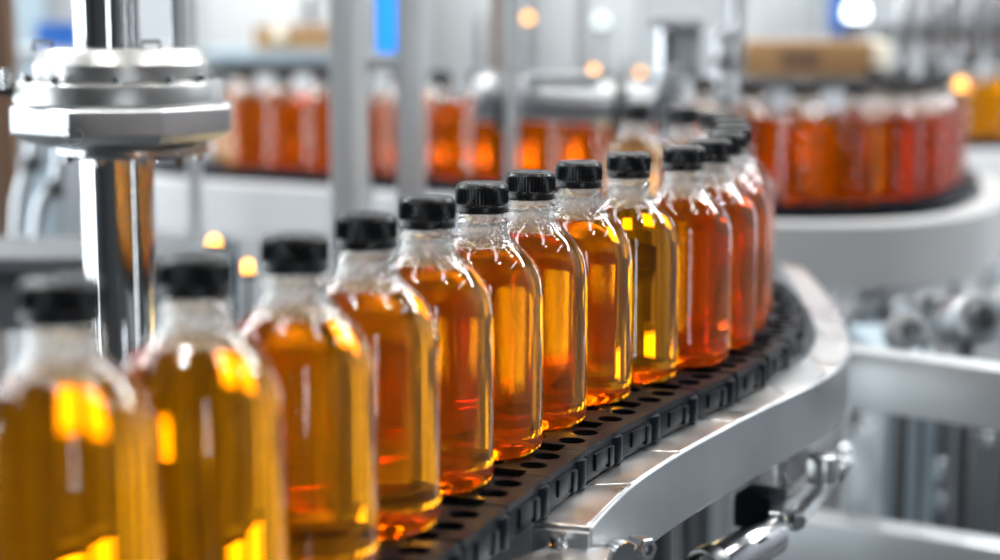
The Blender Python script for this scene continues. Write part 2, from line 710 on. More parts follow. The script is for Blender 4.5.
# front line: cap-top centres taken on the plane of the caps
ctrl = [(-.1667, .6762), (-.1265, .7390), (-.0930, .8090), (-.0665, .8900), (-.0395, .9720), (-.0105, 1.0467), (.0190, 1.1200), (.0525, 1.1920),
        (.0905, 1.2610), (.1348, 1.3200), (.163, 1.387), (.183, 1.458), (.198, 1.532), (.209, 1.607), (.214, 1.682), (.209, 1.757),
        (.186, 1.829), (.142, 1.890), (.08, 1.93), (0, 1.945)]
FRONT = [Vector((x, y, BELT)) for x, y in ctrl]
ordn = ['nearest the camera', 'second', 'third', 'fourth', 'fifth', 'sixth', 'seventh', 'eighth', 'ninth', 'tenth', 'eleventh', 'twelfth',
        'thirteenth', 'fourteenth', 'fifteenth', 'sixteenth', 'seventeenth', 'eighteenth']
flab = ['large blurred amber bottle nearest the camera, cut off by the left edge',
        'blurred amber bottle second from the near end, just right of the steel column foot',
        'amber bottle third from the near end, orange lamp just left of its cap',
        'amber bottle fourth from the near end of the front line',
        'amber bottle fifth from the near end, its base fully seen on the chain',
        'sharply focused amber bottle sixth from the near end, ribbed cap top showing',
        'sharply focused amber bottle seventh from the near end of the front line',
        'amber bottle eighth from the near end of the front line',
        'amber bottle ninth from the near end, just before the line bends away',
        'amber bottle tenth from the near end, broadest body at the bend of the line',
        'amber bottle first behind the tenth one on the bend, its cap peeking out right',
        'amber bottle second behind the tenth one on the bend of the line',
        'amber bottle third behind the tenth one on the bend of the line',
        'amber bottle fourth behind the tenth one on the bend of the line',
        'amber bottle fifth behind the tenth one, at the right limit of the bend',
        'amber bottle sixth behind the tenth one, where the line turns back left',
        'amber bottle seventh behind the tenth one, far side of the bend',
        'amber bottle at the far end of the bending front line']
for i in range(18):
    p = FRONT[i]
    bottle((p.x, p.y, BELT), flab[i], 'bottles on the front conveyor line')

# ------------------------------------------------------------------ front conveyor chain
PITCHL = 0.066
HWID = 0.055


def circ(x, y, rx, ry, n=18):
    return [(x + rx * math.cos(2 * PI * k / n), y + ry * math.sin(2 * PI * k / n)) for k in range(n)]


def link_mesh():
    h = PITCHL / 2 - .0012
    nt = .008                               # depth of the seam notches
    right = []
    ys = [(-HWID, -.044), (-.018, -.006), (.006, .018), (.044, HWID)]
    # outline with three open notches on either end
    e = []
    e.append((h, -HWID))
    for a, b in (((-.041), (-.015)), ((-.011), (.011)), ((.015), (.041))):
        e += [(h, a), (h - nt, a + .001), (h - nt, b - .001), (h, b)]
    e.append((h, HWID))
    l = [(-x, -y) for x, y in e]
    poly = e + l
    holes = []
    for x in (-.0112, .0112):
        for y in (-.039, -.013, .013, .039):
            holes.append(list(reversed(circ(x, y, .0076, .0085))))
    b = MB()
    b.prism(poly, -.004, 0, holes=holes)
    for s in (-1, 1):
        # side plate with a raised middle, lug knuckle at the end
        b.box((0, s * (HWID - .004), -.0125), (2 * h - .006, .0075, .017), bevel=.0012)
        b.box((-.004, s * (HWID - .0005), -.0115), (.022, .004, .011), bevel=.0015)
        b.cyl((h - .007, s * (HWID - .005), -.021), (h - .007, s * (HWID - .005), -.003), .0085, 18, bevel=.0015)
        b.box((h - .021, s * (HWID + .0005), -.013), (.008, .004, .013), bevel=.0015)
    b.box((0, 0, -.012), (2 * h - .02, .012, .016), bevel=.001)
    return b


def belt_pts():
    out = []
    n = len(FRONT)
    for i, p in enumerate(FRONT):
        t = (FRONT[min(i + 1, n - 1)] - FRONT[max(i - 1, 0)]).normalized()
        off = .0115 * min(1, max(0, (i - 6) / 6)) * min(1, max(0, (18 - i) / 3))
        out.append(p + Vector((t.y, -t.x, 0)) * off)
    for _ in range(3):
        out = [out[0]] + [(out[i - 1] + out[i] * 2 + out[i + 1]) / 4 for i in range(1, n - 1)] + [out[-1]]
    return out


PATHB = spline([Vector((-.215, .60, BELT))] + belt_pts(), 14)
chain = thing('conveyor_chain', 'black plastic slatted chain belt carrying the front line of bottles', 'conveyor belt', (-.02, 1.0, BELT - .02))
lk = link_mesh().build('chain_link', BLACKPL, None, sharp=30)
LM = lk.data
bpy.data.objects.remove(lk)
for i, (p, t) in enumerate(resample(PATHB, PITCHL, .02)):
    o = bpy.data.objects.new('chain_link', LM)
    C.objects.link(o)
    o.parent = chain
    o.location = p - chain.location - Vector((0, 0, .0006))
    o.rotation_euler = (0, 0, math.atan2(t.y, t.x))

# bed under the chain
bed = thing('conveyor_bed', 'dark steel track bed under the front chain', 'conveyor frame', (0, 1.2, BELT - .1))
MB().sweep([Vector((p.x, p.y, BELT - .0225)) for p in PATHB[::3]], [(-.05, 0), (.040, 0), (.040, -.006), (-.05, -.006)]).build('bed_plate', DARKSTEEL, bed)
MB().sweep([Vector((p.x, p.y, BELT - .0285)) for p in PATHB[::3]], [(-.03, 0), (.03, 0), (.03, -.06), (-.03, -.06)]).build('bed_beam', DARKSTEEL, bed)
for i in (8, 130, 230):
    p = PATHB[i]
    MB().cyl((p.x, p.y, 0), (p.x, p.y, BELT - .089), .02, 20).build('support_leg', DARKSTEEL, bed)

# ------------------------------------------------------------------ front curved guide rail
RZ = BELT - .0225
rin = [(534, 522), (575, 492), (616, 464), (664, 436), (712, 412), (770, 383), (803, 359), (815, 339), (813, 322), (802, 300), (787, 275), (778, 262)]
rout = [(592, 527), (628, 490), (664, 464), (705, 440), (750, 416), (789, 397), (827, 378), (846, 359), (850, 340), (841, 315), (825, 292), (805, 268)]
RI = spline([W(x, y, RZ) for x, y in rin], 8)
RO = spline([W(x, y, RZ) for x, y in rout], 8)
rail = thing('guide_rail', 'curved steel guide rail in front of the chain, thick side face towards camera', 'rail', (RI[0].x, RI[0].y, RZ - .06))


def strip(A, B, z0, z1, mb=None):
    """solid between two edge polylines, z0 bottom, z1 top"""
    mb = mb or MB()
    n = len(A)
    vs = []
    for a, b in zip(A, B):
        vs += [(a.x, a.y, z1), (b.x, b.y, z1), (b.x, b.y, z0), (a.x, a.y, z0)]
    fs = []
    for i in range(n - 1):
        for k in range(4):
            k2 = (k + 1) % 4
            fs.append((i * 4 + k, i * 4 + k2, (i + 1) * 4 + k2, (i + 1) * 4 + k))
    fs.append((0, 1, 2, 3))
    fs.append(tuple((n - 1) * 4 + k for k in range(4)))
    mb._add(vs, fs, False)
    return mb


RO_in = [o.lerp(i, .09) for o, i in zip(RO, RI)]
o = strip(RO_in, RO, RZ - .047, RZ, MB()).build('rail_side', BRUSHED, rail, sharp=30)
bv = o.modifiers.new('bevel', 'BEVEL')
bv.width = .0012
bv.segments = 2
bv.limit_method = 'ANGLE'
bv.angle_limit = math.radians(50)
o = strip(RI, RO_in, RZ - .012, RZ - .003, MB()).build('rail_core', BRUSHED, rail, sharp=30)
# top plates with hairline joints
n = len(RI)
step = 10
for k in range(0, n - 1, step):
    e = min(k + step, n - 1)
    A = [RI[i].copy() for i in range(k, e + 1)]
    B = [RO_in[i].copy() for i in range(k, e + 1)]
    A[-1] = A[-1].lerp(A[-2], .10)
    B[-1] = B[-1].lerp(B[-2], .10)
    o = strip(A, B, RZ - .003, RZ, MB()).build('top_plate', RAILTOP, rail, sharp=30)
    bv = o.modifiers.new('bevel', 'BEVEL')
    bv.width = .0006
    bv.segments = 1
    bv.limit_method = 'ANGLE'
    bv.angle_limit = math.radians(50)
strip(RI, [a.lerp(b, .1) for a, b in zip(RI, RO)], RZ - .040, RZ - .012, MB()).build('rail_inner_lip', BRUSHED, rail, sharp=30)
# end block with its screw
d = (RO[0] - RI[0]).normalized()
e0 = (RI[0] + RO[0]) / 2
ang = math.atan2(d.y, d.x)
MB().box((e0.x, e0.y + .002, RZ - .0245), ((RO[0] - RI[0]).length * .98, .012, .044), rz=ang, bevel=.001).build('end_block', BRUSHED, rail)


def bolt(p, axis, r, L, name='hex_bolt', m=STEEL, parent=None, hexa=True):
    axis = Vector(axis).normalized()
    M = axis.to_track_quat('Z', 'Y').to_matrix().to_4x4()
    b = MB()
    seg = 6 if hexa else 24
    b.lathe([(0, 0), (r, 0), (r, 0), (r, L * .85), (r * .9, L), (r * .6, L), (r * .55, L * .8), (0, L * .8)], seg, p, M, smooth=not hexa)
    b.lathe([(r * 1.25, -.0012), (r * 1.25, 0), (0, 0.0001)], 24, p, M)
    return b.build(name, m, parent, sharp=30)


# ------------------------------------------------------------------ lower plate and bolts at the near end of the rail
PZ = BELT - .034
low = [W(500, 566, PZ), W(548, 545, PZ), W(612, 549, PZ), W(600, 570, PZ), W(560, 640, PZ), W(440, 640, PZ)]
lower = thing('lower_plate', 'flat steel plate below the near end of the curved rail, warm reflection', 'plate', (low[0].x, low[0].y, PZ - .01))
MB().prism([(p.x, p.y) for p in low], PZ - .02, PZ).build('plate', RAILTOP, lower)
bolt(W(558, 543, PZ + .006), (0, -.3, 1), .0042, .005, 'round_screw', POLISH, lower, hexa=False)
kb = thing('knurled_bolt', 'two short bolts with knurled and hex heads under the rail end', 'bolt', D(627, 548, .985))
b = MB()
p0 = D(616, 553, .995)
b.lathe([(0, 0), (.0085, 0), (.0090, .001), (.0090, .013), (.0082, .015), (0, .015)], 48, p0, Vector((.35, -.9, .12)).to_track_quat('Z', 'Y').to_matrix().to_4x4(), rib=(.0005, .0135, .0006))
b.build('knurled_head', STEEL, kb, sharp=20)
kb['label'] = 'short bolt with knurled round head under the near rail end'
hb = thing('hex_bolt', 'short shiny hex bolt right of the knurled bolt under the rail', 'bolt', D(639, 546, .99))
b = MB()
p0 = D(634, 545, .995)
b.lathe([(0, 0), (.0068, 0), (.0068, 0), (.0068, .012), (.0060, .0135), (.0035, .0135), (.0033, .010), (0, .010)], 6, p0, Vector((.55, -.8, .05)).to_track_quat('Z', 'Y').to_matrix().to_4x4(), smooth=False)
b.build('bolt_head', STEEL, hb, sharp=20)
MB().cyl(D(628, 547, 1.03), p0, .004, 16).build('bolt_shank', STEEL, hb)

# ------------------------------------------------------------------ cross clamp under the rail
cl = thing('rail_clamp', 'black clamp block on a round steel shaft beneath the curved rail', 'clamp', D(760, 540, 1.28))
c0 = D(760, 507, 1.30)
b = MB()
b.box(c0, (.030, .036, .027), rz=-.5, bevel=.005)
b.build('clamp_block', BLACKPL, cl)
b = MB()
b.cyl(D(690, 581, 1.20), D(773, 534, 1.27), .0150, 32, bevel=.002)
b.build('shaft', POLISH, cl)
b = MB()
b.cyl(D(704, 573, 1.212), D(716, 566, 1.222), .0172, 32, bevel=.002)
b.build('shaft_collar', DARKSTEEL, cl)
b = MB()
for dx in (0, 9):
    b.cyl(D(778 + dx, 500, 1.33), D(778 + dx, 440, 1.33), .0032, 16)
b.build('hanger_rods', STEEL, cl)
# slotted arm
q0, q1 = D(785, 520, 1.27), D(829, 471, 1.40)
dirv = (q1 - q0)
Lq = dirv.length
M = Matrix.Translation((q0 + q1) / 2) @ dirv.to_track_quat('X', 'Z').to_matrix().to_4x4()
arm = [(-Lq / 2, -.012), (Lq / 2, -.012)] + [(Lq / 2 + .012 * math.sin(a), -.012 * math.cos(a)) for a in [PI * k / 8 for k in range(1, 8)]] + [(Lq / 2, .012), (-Lq / 2, .012)]
slot = [(-Lq / 2 + .012, -.005), (-Lq / 2 + .012, .005), (Lq / 2 - .004, .005), (Lq / 2 - .004, -.005)]
b = MB()
b.prism(arm, -.005, .005, holes=[slot], M=M)
b.build('slotted_arm', STEEL, cl)
bolt(D(795, 521, 1.25), (.3, -.9, .2), .006, .008, 'clamp_screw', STEEL, cl)
b = MB()
b.cyl(D(822, 482, 1.36), D(822, 455, 1.36), .012, 28, bevel=.002)
b.build('pivot_boss', BRUSHED, cl)
MB().cyl(D(836, 480, 1.38), D(845, 462, 1.38), .006, 20, bevel=.001).build('pivot_pin', POLISH, cl)

# ------------------------------------------------------------------ machine frame at lower right
fr = thing('machine_stand', 'grey square-tube machine frame, two cross beams and posts at lower right', 'frame', D(900, 540, 1.65))
fr.location.z = 0


def beam(p, q, w, h, name, m, parent, bev=.003):
    p, q = Vector(p), Vector(q)
    d = q - p
    L = d.length
    R = d.to_track_quat('X', 'Z').to_matrix().to_4x4()
    return MB().box((p + q) / 2, (L, w, h), M=R, bevel=bev).build(name, m, parent)


pa, pb = W(853, 347, BELT - .075), W(1000, 366, BELT - .075)
ext = (pb - pa)
beam(pa - ext * .05 - Vector((0, 0, .029)), pb + ext * .8 - Vector((0, 0, .029)), .040, .058, 'upper_beam', ALU, fr)
pa2, pb2 = W(840, 518, BELT - .235), W(1000, 543, BELT - .235)
ext2 = (pb2 - pa2)
beam(pa2 - ext2 * .6 - Vector((0, 0, .025)), pb2 + ext2 * .8 - Vector((0, 0, .025)), .045, .05, 'lower_beam', ALU, fr)
pp = D(858, 420, pa.y + .02)
MB().box((pp.x, pp.y, .38), (.026, .03, .76), bevel=.003).build('post', ALU, fr)
pp2 = D(1075, 420, 1.55)
MB().box((pp2.x, pp2.y, .38), (.04, .04, .76), bevel=.003).build('post', ALU, fr)
bolt(D(866, 425, pa.y - .02), (0, -1, 0), .009, .012, 'frame_bolt', STEEL, fr)
bolt(D(846, 455, pa.y - .03), (0, -1, 0), .009, .014, 'frame_bolt', POLISH, fr)
# machine guts seen between the beams
cab = thing('machine_cabinet', 'blue-grey cabinet panel standing behind the lower right frame', 'cabinet', D(907, 600, 1.95))
cab.location.z = 0
pc = D(907, 460, 1.95)
MB().box((pc.x, pc.y + .1, .39), (.062, .2, .78), bevel=.004).build('cabinet_body', PAINTBLUEGREY, cab)
MB().box((pc.x - .0345, pc.y - .002, .42), (.022, .006, .70), bevel=.002).build('edge_strip', ALU, cab)
MB().cyl((pc.x + .018, pc.y - .010, .55), (pc.x + .018, pc.y - .010, .60), .004, 12).build('cabinet_handle', STEEL, cab)
mach = thing('drive_unit', 'dark drive unit with small steel cylinders in the lower right shadow', 'machine', D(990, 600, 2.05))
mach.location.z = 0
pm = D(1010, 470, 2.1)
MB().box((pm.x + .02, pm.y + .16, .36), (.24, .24, .70), bevel=.01).build('drive_housing', PAINTDARK, mach)
for (x, y, h) in ((965, 455, .075), (940, 470, .03), (987, 440, .02), (941, 500, .025)):
    q = D(x, y, 2.06)
    MB().cyl((q.x, q.y, q.z - h / 2), (q.x, q.y, q.z + h / 2), .009, 20, bevel=.002).build('cylinder', STEEL, mach)
    MB().cyl((q.x, q.y + .005, q.z), (q.x, q.y + .06, q.z), .004, 12).build('cylinder_mount', DARKSTEEL, mach)

# ------------------------------------------------------------------ flanged steel column at left
KY = 1.42
k0 = D(118, 100, KY)
kx = k0.x
col = thing('flanged_column', 'polished steel column with stacked round flanges left of the bottles', 'column', (kx, KY, 0))


def zz(y, Y=KY):
    return D(118, y, Y).z


sc_ = KY / F           # metres per pixel there


def disc(prof, name, m, dx=0, seg=64, dy=0):
    return MB().lathe([(r * sc_, zz(y)) for r, y in prof], seg, (kx + dx * sc_, KY + dy, 0)).build(name, m, col, sharp=28)


MB().cyl((kx - 3 * sc_, KY, .0), (kx - 3 * sc_, KY, zz(150)), 36 * sc_, 64).build('lower_tube', POLISH, col)
MB().cyl((kx + 24 * sc_, KY - 25 * sc_, .0), (kx + 24 * sc_, KY - 25 * sc_, zz(152)), 9 * sc_, 32).build('guide_rod', POLISH, col)
disc([(0, 155), (66, 155), (72, 153), (75, 151), (75, 146), (72, 143), (0, 143)], 'collar_disc', STEEL, 14)
# octagonal block with undercut corners
b = MB()
R8 = 105
oct_t = [(R8 * math.cos(PI / 8 + k * PI / 4 + .12) / math.cos(PI / 8), R8 * math.sin(PI / 8 + k * PI / 4 + .12) / math.cos(PI / 8)) for k in range(8)]
rings = []
vs = []
for (f, y) in ((.66, 144), (.88, 138), (.99, 130), (1.0, 128), (1.0, 106), (.985, 104)):
    rings.append(len(vs))
    for (x, yy) in oct_t:
        vs.append((kx + 6 * sc_ + x * f * sc_, KY + yy * f * sc_, zz(y)))
fs = []
for i in range(len(rings) - 1):
    for k in range(8):
        fs.append((rings[i] + k, rings[i] + (k + 1) % 8, rings[i + 1] + (k + 1) % 8, rings[i + 1] + k))
fs.append(tuple(range(8)))
fs.append(tuple(rings[-1] + k for k in range(8)))
b._add(vs, fs)
b.build('octagonal_block', BRUSHED, col, sharp=10)
disc([(0, 107), (98, 107), (98, 104), (0, 104)], 'gasket', RUBBER, 2)
disc([(0, 104), (99, 104), (102, 102.5), (103, 101), (103, 84), (102, 82), (99, 80.5), (0, 80.5)], 'round_flange', TURNED, 2)
disc([(0, 80.5), (85, 80.5), (86, 79), (86, 63), (84, 60), (78, 50), (75, 48), (0, 48)], 'bearing_cap', TURNED, 5)
for a in (-118, -80, -48, -20, 20, 60, 100, 140, 180, 215):
    r = 93 * sc_
    p = (kx + 2 * sc_ + r * math.cos(math.radians(a)), KY + r * math.sin(math.radians(a)), zz(80.5) - .0002)
    MB().cyl(p, (p[0], p[1], p[2] + 7 * sc_), 4.2 * sc_, 6).lathe([(0, 0), (6 * sc_, 0), (6 * sc_, 1.2 * sc_), (0, 1.2 * sc_)], 20, p).build('flange_bolt', STEEL, col)
for a in (-70, -35, 10, 60, 130, 200, 250):
    r = 64 * sc_
    p = (kx + 14 * sc_ + r * math.cos(math.radians(a)), KY + r * math.sin(math.radians(a)), zz(155) + .0002)
    MB().cyl((p[0], p[1], p[2] - 6 * sc_), p, 4.5 * sc_, 6).build('collar_bolt', STEEL, col)
MB().cyl((kx - 9 * sc_, KY, zz(48) - .0002), (kx - 9 * sc_, KY, zz(48) + .55), 32 * sc_, 64).build('upper_tube', POLISH, col)
MB().cyl((kx + 20 * sc_, KY - 20 * sc_, zz(48) - .0002), (kx + 20 * sc_, KY - 20 * sc_, zz(48) + .55), 8 * sc_, 24).build('upper_rod', POLISH, col)
MB().cyl((kx + 64 * sc_, KY, zz(48) - .0002), (kx + 55 * sc_, KY, zz(48) + .55), 9 * sc_, 24).build('tilted_rod', ALU, col)
for x in (-63, 42):
    a = (kx + x * sc_, KY - 40 * sc_, zz(48))
    pts = [(a[0] - 9 * sc_, a[1], a[2] - .001), (a[0] - 9 * sc_, a[1], a[2] + 7 * sc_), (a[0] + 9 * sc_, a[1], a[2] + 7 * sc_), (a[0] + 9 * sc_, a[1], a[2] - .001)]
    MB().tube(pts, 2 * sc_, 10).build('lifting_bracket', DARKSTEEL, col)
# hose fitting on the left side
MB().cyl((kx - 99 * sc_, KY - .02, zz(84)), (kx - 150 * sc_, KY - .02, zz(81)), 9 * sc_, 24, bevel=.001).cyl((kx - 96 * sc_, KY - .02, zz(84)), (kx - 112 * sc_, KY - .02, zz(83)), 12 * sc_, 6).build('side_fitting', DARKSTEEL, col)
MB().cyl((kx - 94 * sc_, KY - .05, zz(86)), (kx - 94 * sc_, KY - .05, zz(66)), 4 * sc_, 16).build('fitting_pin', STEEL, col)

# ------------------------------------------------------------------ background conveyor loop (behind)
bk = [(150, 160), (208, 165), (350, 173), (495, 182), (650, 192), (760, 202), (850, 203), (920, 198), (952, 188), (966, 176), (955, 166), (915, 160)]
LANE = spline([W(x, y, BELT) for x, y in bk], 14)     # near edge of the near lane of bottles
MID = offset_path(LANE, -.037)
FAR = offset_path(LANE, -.108)
bgp = []


def lane(path, step, start, n0=None, n1=None):
    res = []
    for p, t in resample(path, step, start):
        res.append(p)
    return res


pa_ = lane(MID, .0765, .20)
pb_ = lane(FAR, .0765, .235)
allb = []
for p in pa_:
    allb.append((p, 'front'))
last = None
for p, t in resample(FAR, .004, .1):
    if (last is None or (p - last).length > .074) and all((p - q).length > .0735 for q, _ in allb):
        allb.append((p, 'back'))
        last = p


def sx_of(p):
    d = p - Vector((0, 0, CAMZ))
    return 500 + F * d.x / (d.y * cp + (BELT + .08 - CAMZ) * -sp)


ORD = ['first', 'second', 'third', 'fourth', 'fifth', 'sixth', 'seventh', 'eighth', 'ninth', 'tenth', 'eleventh', 'twelfth', 'thirteenth', 'fourteenth',
       'fifteenth', 'sixteenth', 'seventeenth', 'eighteenth', 'nineteenth', 'twentieth', 'twenty-first', 'twenty-second', 'twenty-third', 'twenty-fourth']
cnt = {}
for p, row in allb:
    x = sx_of(p)
    if x < 190 or x > 1010:
        continue
    if row == 'front':
        zone = 'left' if x < 480 else ('mid' if x < 730 else 'right')
    else:
        zone = row + ('left' if x < 480 else ('mid' if x < 730 else 'right'))
    cnt.setdefault(zone, []).append((x, p))
zl = {'left': 'blurred amber bottle, {} from the left in the near row of the back conveyor',
      'mid': 'blurred amber bottle under the horizontal roller, {} from the left in the near row',
      'right': 'blurred amber bottle in the near row of the right cluster, {} from its left',
      'backleft': 'blurred amber bottle, {} from the left in the far row of the back conveyor',
      'backmid': 'blurred amber bottle behind the horizontal roller, {} from the left in the far row',
      'backright': 'blurred amber bottle in the far row of the right cluster, {} from its left'}
for z, L in cnt.items():
    L.sort(key=lambda q: q[0])
    for i, (x, p) in enumerate(L):
        bottle(p, zl[z].format(ORD[i]), 'bottles on the back conveyor')

bc = thing('back_conveyor', 'curving back conveyor with black chain and pale steel side rails', 'conveyor', (LANE[30].x, LANE[30].y, 0))
ctr = offset_path(LANE, -.0725)
MB().sweep([Vector((p.x, p.y, BELT - .0004)) for p in ctr], [(-.088, 0), (.088, 0), (.088, -.022), (-.088, -.022)]).build('belt', BLACKPL, bc)
bb = MB()
for p, t in resample(offset_path(LANE, .0165), .04, .0):
    bb.box((p.x, p.y, BELT - .011), (.030, .006, .018), rz=math.atan2(t.y, t.x), bevel=.0015)
bb.build('belt_knuckles', BLACKPL, bc)
RB = BELT - .022
MB().sweep([Vector((p.x, p.y, RB)) for p in offset_path(LANE, .024)], [(0, 0), (.002, .002), (.043, .002), (.045, 0), (.045, -.085), (0, -.085)]).build('side_rail', RAILPAINT, bc)
MB().sweep([Vector((p.x, p.y, RB)) for p in offset_path(LANE, -.168)], [(0, 0), (.03, 0), (.03, -.06), (0, -.06)]).build('side_rail', RAILPAINT, bc)
MB().sweep([Vector((p.x, p.y, BELT - .0235)) for p in ctr], [(-.09, 0), (.09, 0), (.09, -.05), (-.09, -.05)]).build('bed', DARKSTEEL, bc)
for i in (20, 60, 95):
    p = ctr[i]
    MB().cyl((p.x, p.y, 0), (p.x, p.y, BELT - .07), .022, 20).build('support_leg', ALU, bc)

# second far conveyor at the right edge
fp = [(905, 140), (935, 139.5), (970, 138.5), (1040, 137)]
FL = spline([W(x, y, BELT) for x, y in fp], 10)
fmid = offset_path(FL, -.037)
fc = thing('far_conveyor', 'distant conveyor with pale side panel at the right edge', 'conveyor', (FL[10].x, FL[10].y, 0))
MB().sweep([Vector((p.x, p.y, BELT - .0004)) for p in fmid], [(-.05, 0), (.05, 0), (.05, -.022), (-.05, -.022)]).build('belt', BLACKPL, fc)
MB().sweep([Vector((p.x, p.y, BELT - .022)) for p in fmid], [(-.07, 0), (.09, 0), (.09, -.12), (-.07, -.12)]).build('side_panel', PAINTWHITE, fc)
for i in (5, 25):
    MB().cyl((fmid[i].x, fmid[i].y, 0), (fmid[i].x, fmid[i].y, BELT - .14), .022, 16).build('support_leg', ALU, fc)
k = 0
for p, t in resample(fmid, .0765, .07):
    if k < 4:
        bottle(p, 'blurred amber bottle on the distant conveyor at the right edge, {} from the left'.format(ORD[k]), 'bottles on the far right conveyor')
    k += 1

# curved lower rail on the right
lr = [(820, 322), (850, 308), (890, 293), (925, 285), (955, 276), (985, 258), (1010, 238), (1030, 215)]
LR = spline([W(x, y, BELT - .128) for x, y in lr], 10)
g = thing('lower_guide', 'shiny bent steel rail curving below the right-hand conveyor', 'rail', (LR[20].x, LR[20].y, BELT - .16))
MB().tube(LR, .0085, 18).build('rail_bar', RAILTOP, g)
for i in (12, 40):
    MB().cyl((LR[i].x, LR[i].y, 0), (LR[i].x, LR[i].y, BELT - .137), .006, 16).build('stanchion', DARKSTEEL, g)
# blurred steel rollers below it
rol = [(966, 320, 1.86, .027, .03), (905, 332, 1.80, .019, .03), (1012, 303, 1.90, .018, .025), (925, 302, 1.91, .010, .015)]
for i, (x, y, Y, r, L) in enumerate(rol):
    p = D(x, y, Y)
    dv = Vector((.25 - .3 * (i % 2), -1, .25)).normalized()
    t = thing('roller_motor', 'x', 'motor', (p.x, p.y, 0))
    t['label'] = ['largest blurred steel motor drum under the bent rail', 'blurred steel motor drum left of the largest drum, above the frame beam',
                  'blurred steel motor drum at the right picture edge', 'small blurred steel drum just below the bent rail'][i]
    MB().cyl(p - dv * L, p + dv * L, r, 28, bevel=.004).build('drum', PAINTGREY if i else BRUSHED, t)
    MB().cyl(p + dv * L, p + dv * (L + .012), r * .5, 20, bevel=.002).build('end_cap', DARKSTEEL, t)
    MB().cyl((p.x, p.y, 0), (p.x, p.y, p.z), r * .35, 14).build('stand', DARKSTEEL, t)

# ------------------------------------------------------------------ tall frame with blue screen
TY = 2.2
tp = thing('gantry_frame', 'tall pale grey double-post frame in front of the back conveyor', 'frame', (D(380, 100, TY).x, TY, 0))
xa, xb = D(350, 100, TY).x, D(410.5, 100, TY).x
m_px = TY / F
MB().box((xa, TY, .9), (37 * m_px, .05, 1.8), bevel=.004).build('post', ALU, tp)
MB().box((xa + 13 * m_px, TY - .027, .9), (9 * m_px, .006, 1.78), bevel=.001).build('post_channel', PAINTWHITE, tp)
MB().box((xb, TY, .9), (27 * m_px, .045, 1.8), bevel=.004).build('post', ALU, tp)
zc = D(380, 63, TY).z
MB().box(((xa + xb) / 2, TY, zc), (xb - xa, .04, 13 * m_px), bevel=.003).build('crossbar', ALU, tp)
ps = D(386.5, 24, TY - .02)
sc2 = thing('control_screen', 'narrow glowing blue screen hung between the grey posts', 'screen', (ps.x, ps.y, ps.z - .04))
hs = MB().box((ps.x, ps.y + .012, ps.z + .022), (25 * m_px, .024, .115), bevel=.006).build('screen_housing', PAINTDARK, sc2)
MB().box((ps.x, ps.y - .001, ps.z), (20 * m_px, .004, 56 * m_px), bevel=.0018).build('display', SCREEN, hs)

# other uprights
for (x, w, Y, m, nm, lab) in ((512, 13, 2.285, ALU, 'aluminium_post', 'slim pale aluminium post left of the horizontal roller'),
                              (497, 11, 2.75, BROWN, 'brown_pillar', 'narrow brown pillar just left of the slim pale post'),
                              (581, 13, 2.97, ALU, 'aluminium_post', 'slim pale post rising behind the horizontal roller'),
                              (193, 10, 2.4, PAINTGREY, 'grey_post', 'thin grey post right of the flanged column')):
    q = D(x, 100, Y)
    u = thing(nm, lab, 'post', (q.x, Y, 0))
    MB().box((q.x, Y, .85), (w * Y / F, .03, 1.7), bevel=.003).build('upright', m, u)
    MB().box((q.x, Y, .005), (.09, .09, .01), bevel=.002).build('foot_plate', DARKSTEEL, u)

# horizontal roller unit
HY = 2.36
mr_ = HY / F
ru = thing('drive_roller', 'horizontal steel roller unit above the middle of the back conveyor', 'roller', (D(565, 100, HY).x, HY, D(565, 100, HY).z))


def hz(x, y, Y=HY):
    return D(x, y, Y)


MB().cyl(hz(474, 97), hz(655, 104), 22 * mr_, 40, bevel=.003).build('roller_tube', BRUSHED, ru)
MB().cyl(hz(496, 101), hz(510, 101), 30 * mr_, 40, bevel=.004).build('end_flange', DARKSTEEL, ru)
MB().cyl(hz(613, 104), hz(627, 104), 30 * mr_, 40, bevel=.004).build('end_flange', DARKSTEEL, ru)
MB().cyl(hz(478, 96), hz(495, 96), 26 * mr_, 40, bevel=.004).build('end_sleeve', BRUSHED, ru)
pq = hz(563, 78)
MB().box((pq.x, pq.y, pq.z), (74 * mr_, .05, 9 * mr_), bevel=.003).build('top_bar', ALU, ru)
MB().box((hz(605, 119).x, HY, hz(605, 119).z), (22 * mr_, .04, 14 * mr_), bevel=.002).build('label_block', CREAM, ru)

# column with head right of it
EY = 2.36
q = D(668, 100, EY)
ec = thing('steel_upright', 'thick polished upright with a grey head, behind the front line bend', 'column', (q.x, EY, 0))
MB().cyl((q.x, EY, 0), (q.x, EY, D(668, 26, EY).z), 11.5 * mr_, 32, bevel=.002).build('upright_tube', STEEL, ec)
MB().cyl((q.x, EY, D(668, 100, EY).z), (q.x, EY, D(668, 66, EY).z), 15 * mr_, 32, bevel=.003).build('upright_sleeve', BRUSHED, ec)
h = D(688, 52, EY)
MB().box((h.x, EY + .01, h.z), (26 * mr_, .04, 50 * mr_), bevel=.004).build('head_box', PAINTGREY, ec)
h = D(675, 21, EY)
MB().box((h.x, EY, h.z), (56 * mr_, .05, 9 * mr_), bevel=.003).build('head_arm', ALU, ec)
pw = thing('pipe_pair', 'two bright steel pipes beside the grey head, left of the cardboard box', 'pipes', (D(729, 60, 2.75).x, 2.75, 0))
for x, r, y1 in ((722, 7.5, 28), (737, 7, -30)):
    q = D(x, 60, 2.75)
    MB().cyl((q.x, 2.75, 0), (q.x, 2.75, D(x, y1, 2.75).z), r * 2.75 / F, 24, bevel=.002).build('pipe', POLISH, pw)
q = D(729, 62, 2.74)
MB().box((q.x, 2.75, q.z), (34 * 2.75 / F, .03, .014), bevel=.003).build('pipe_clamp', DARKSTEEL, pw)

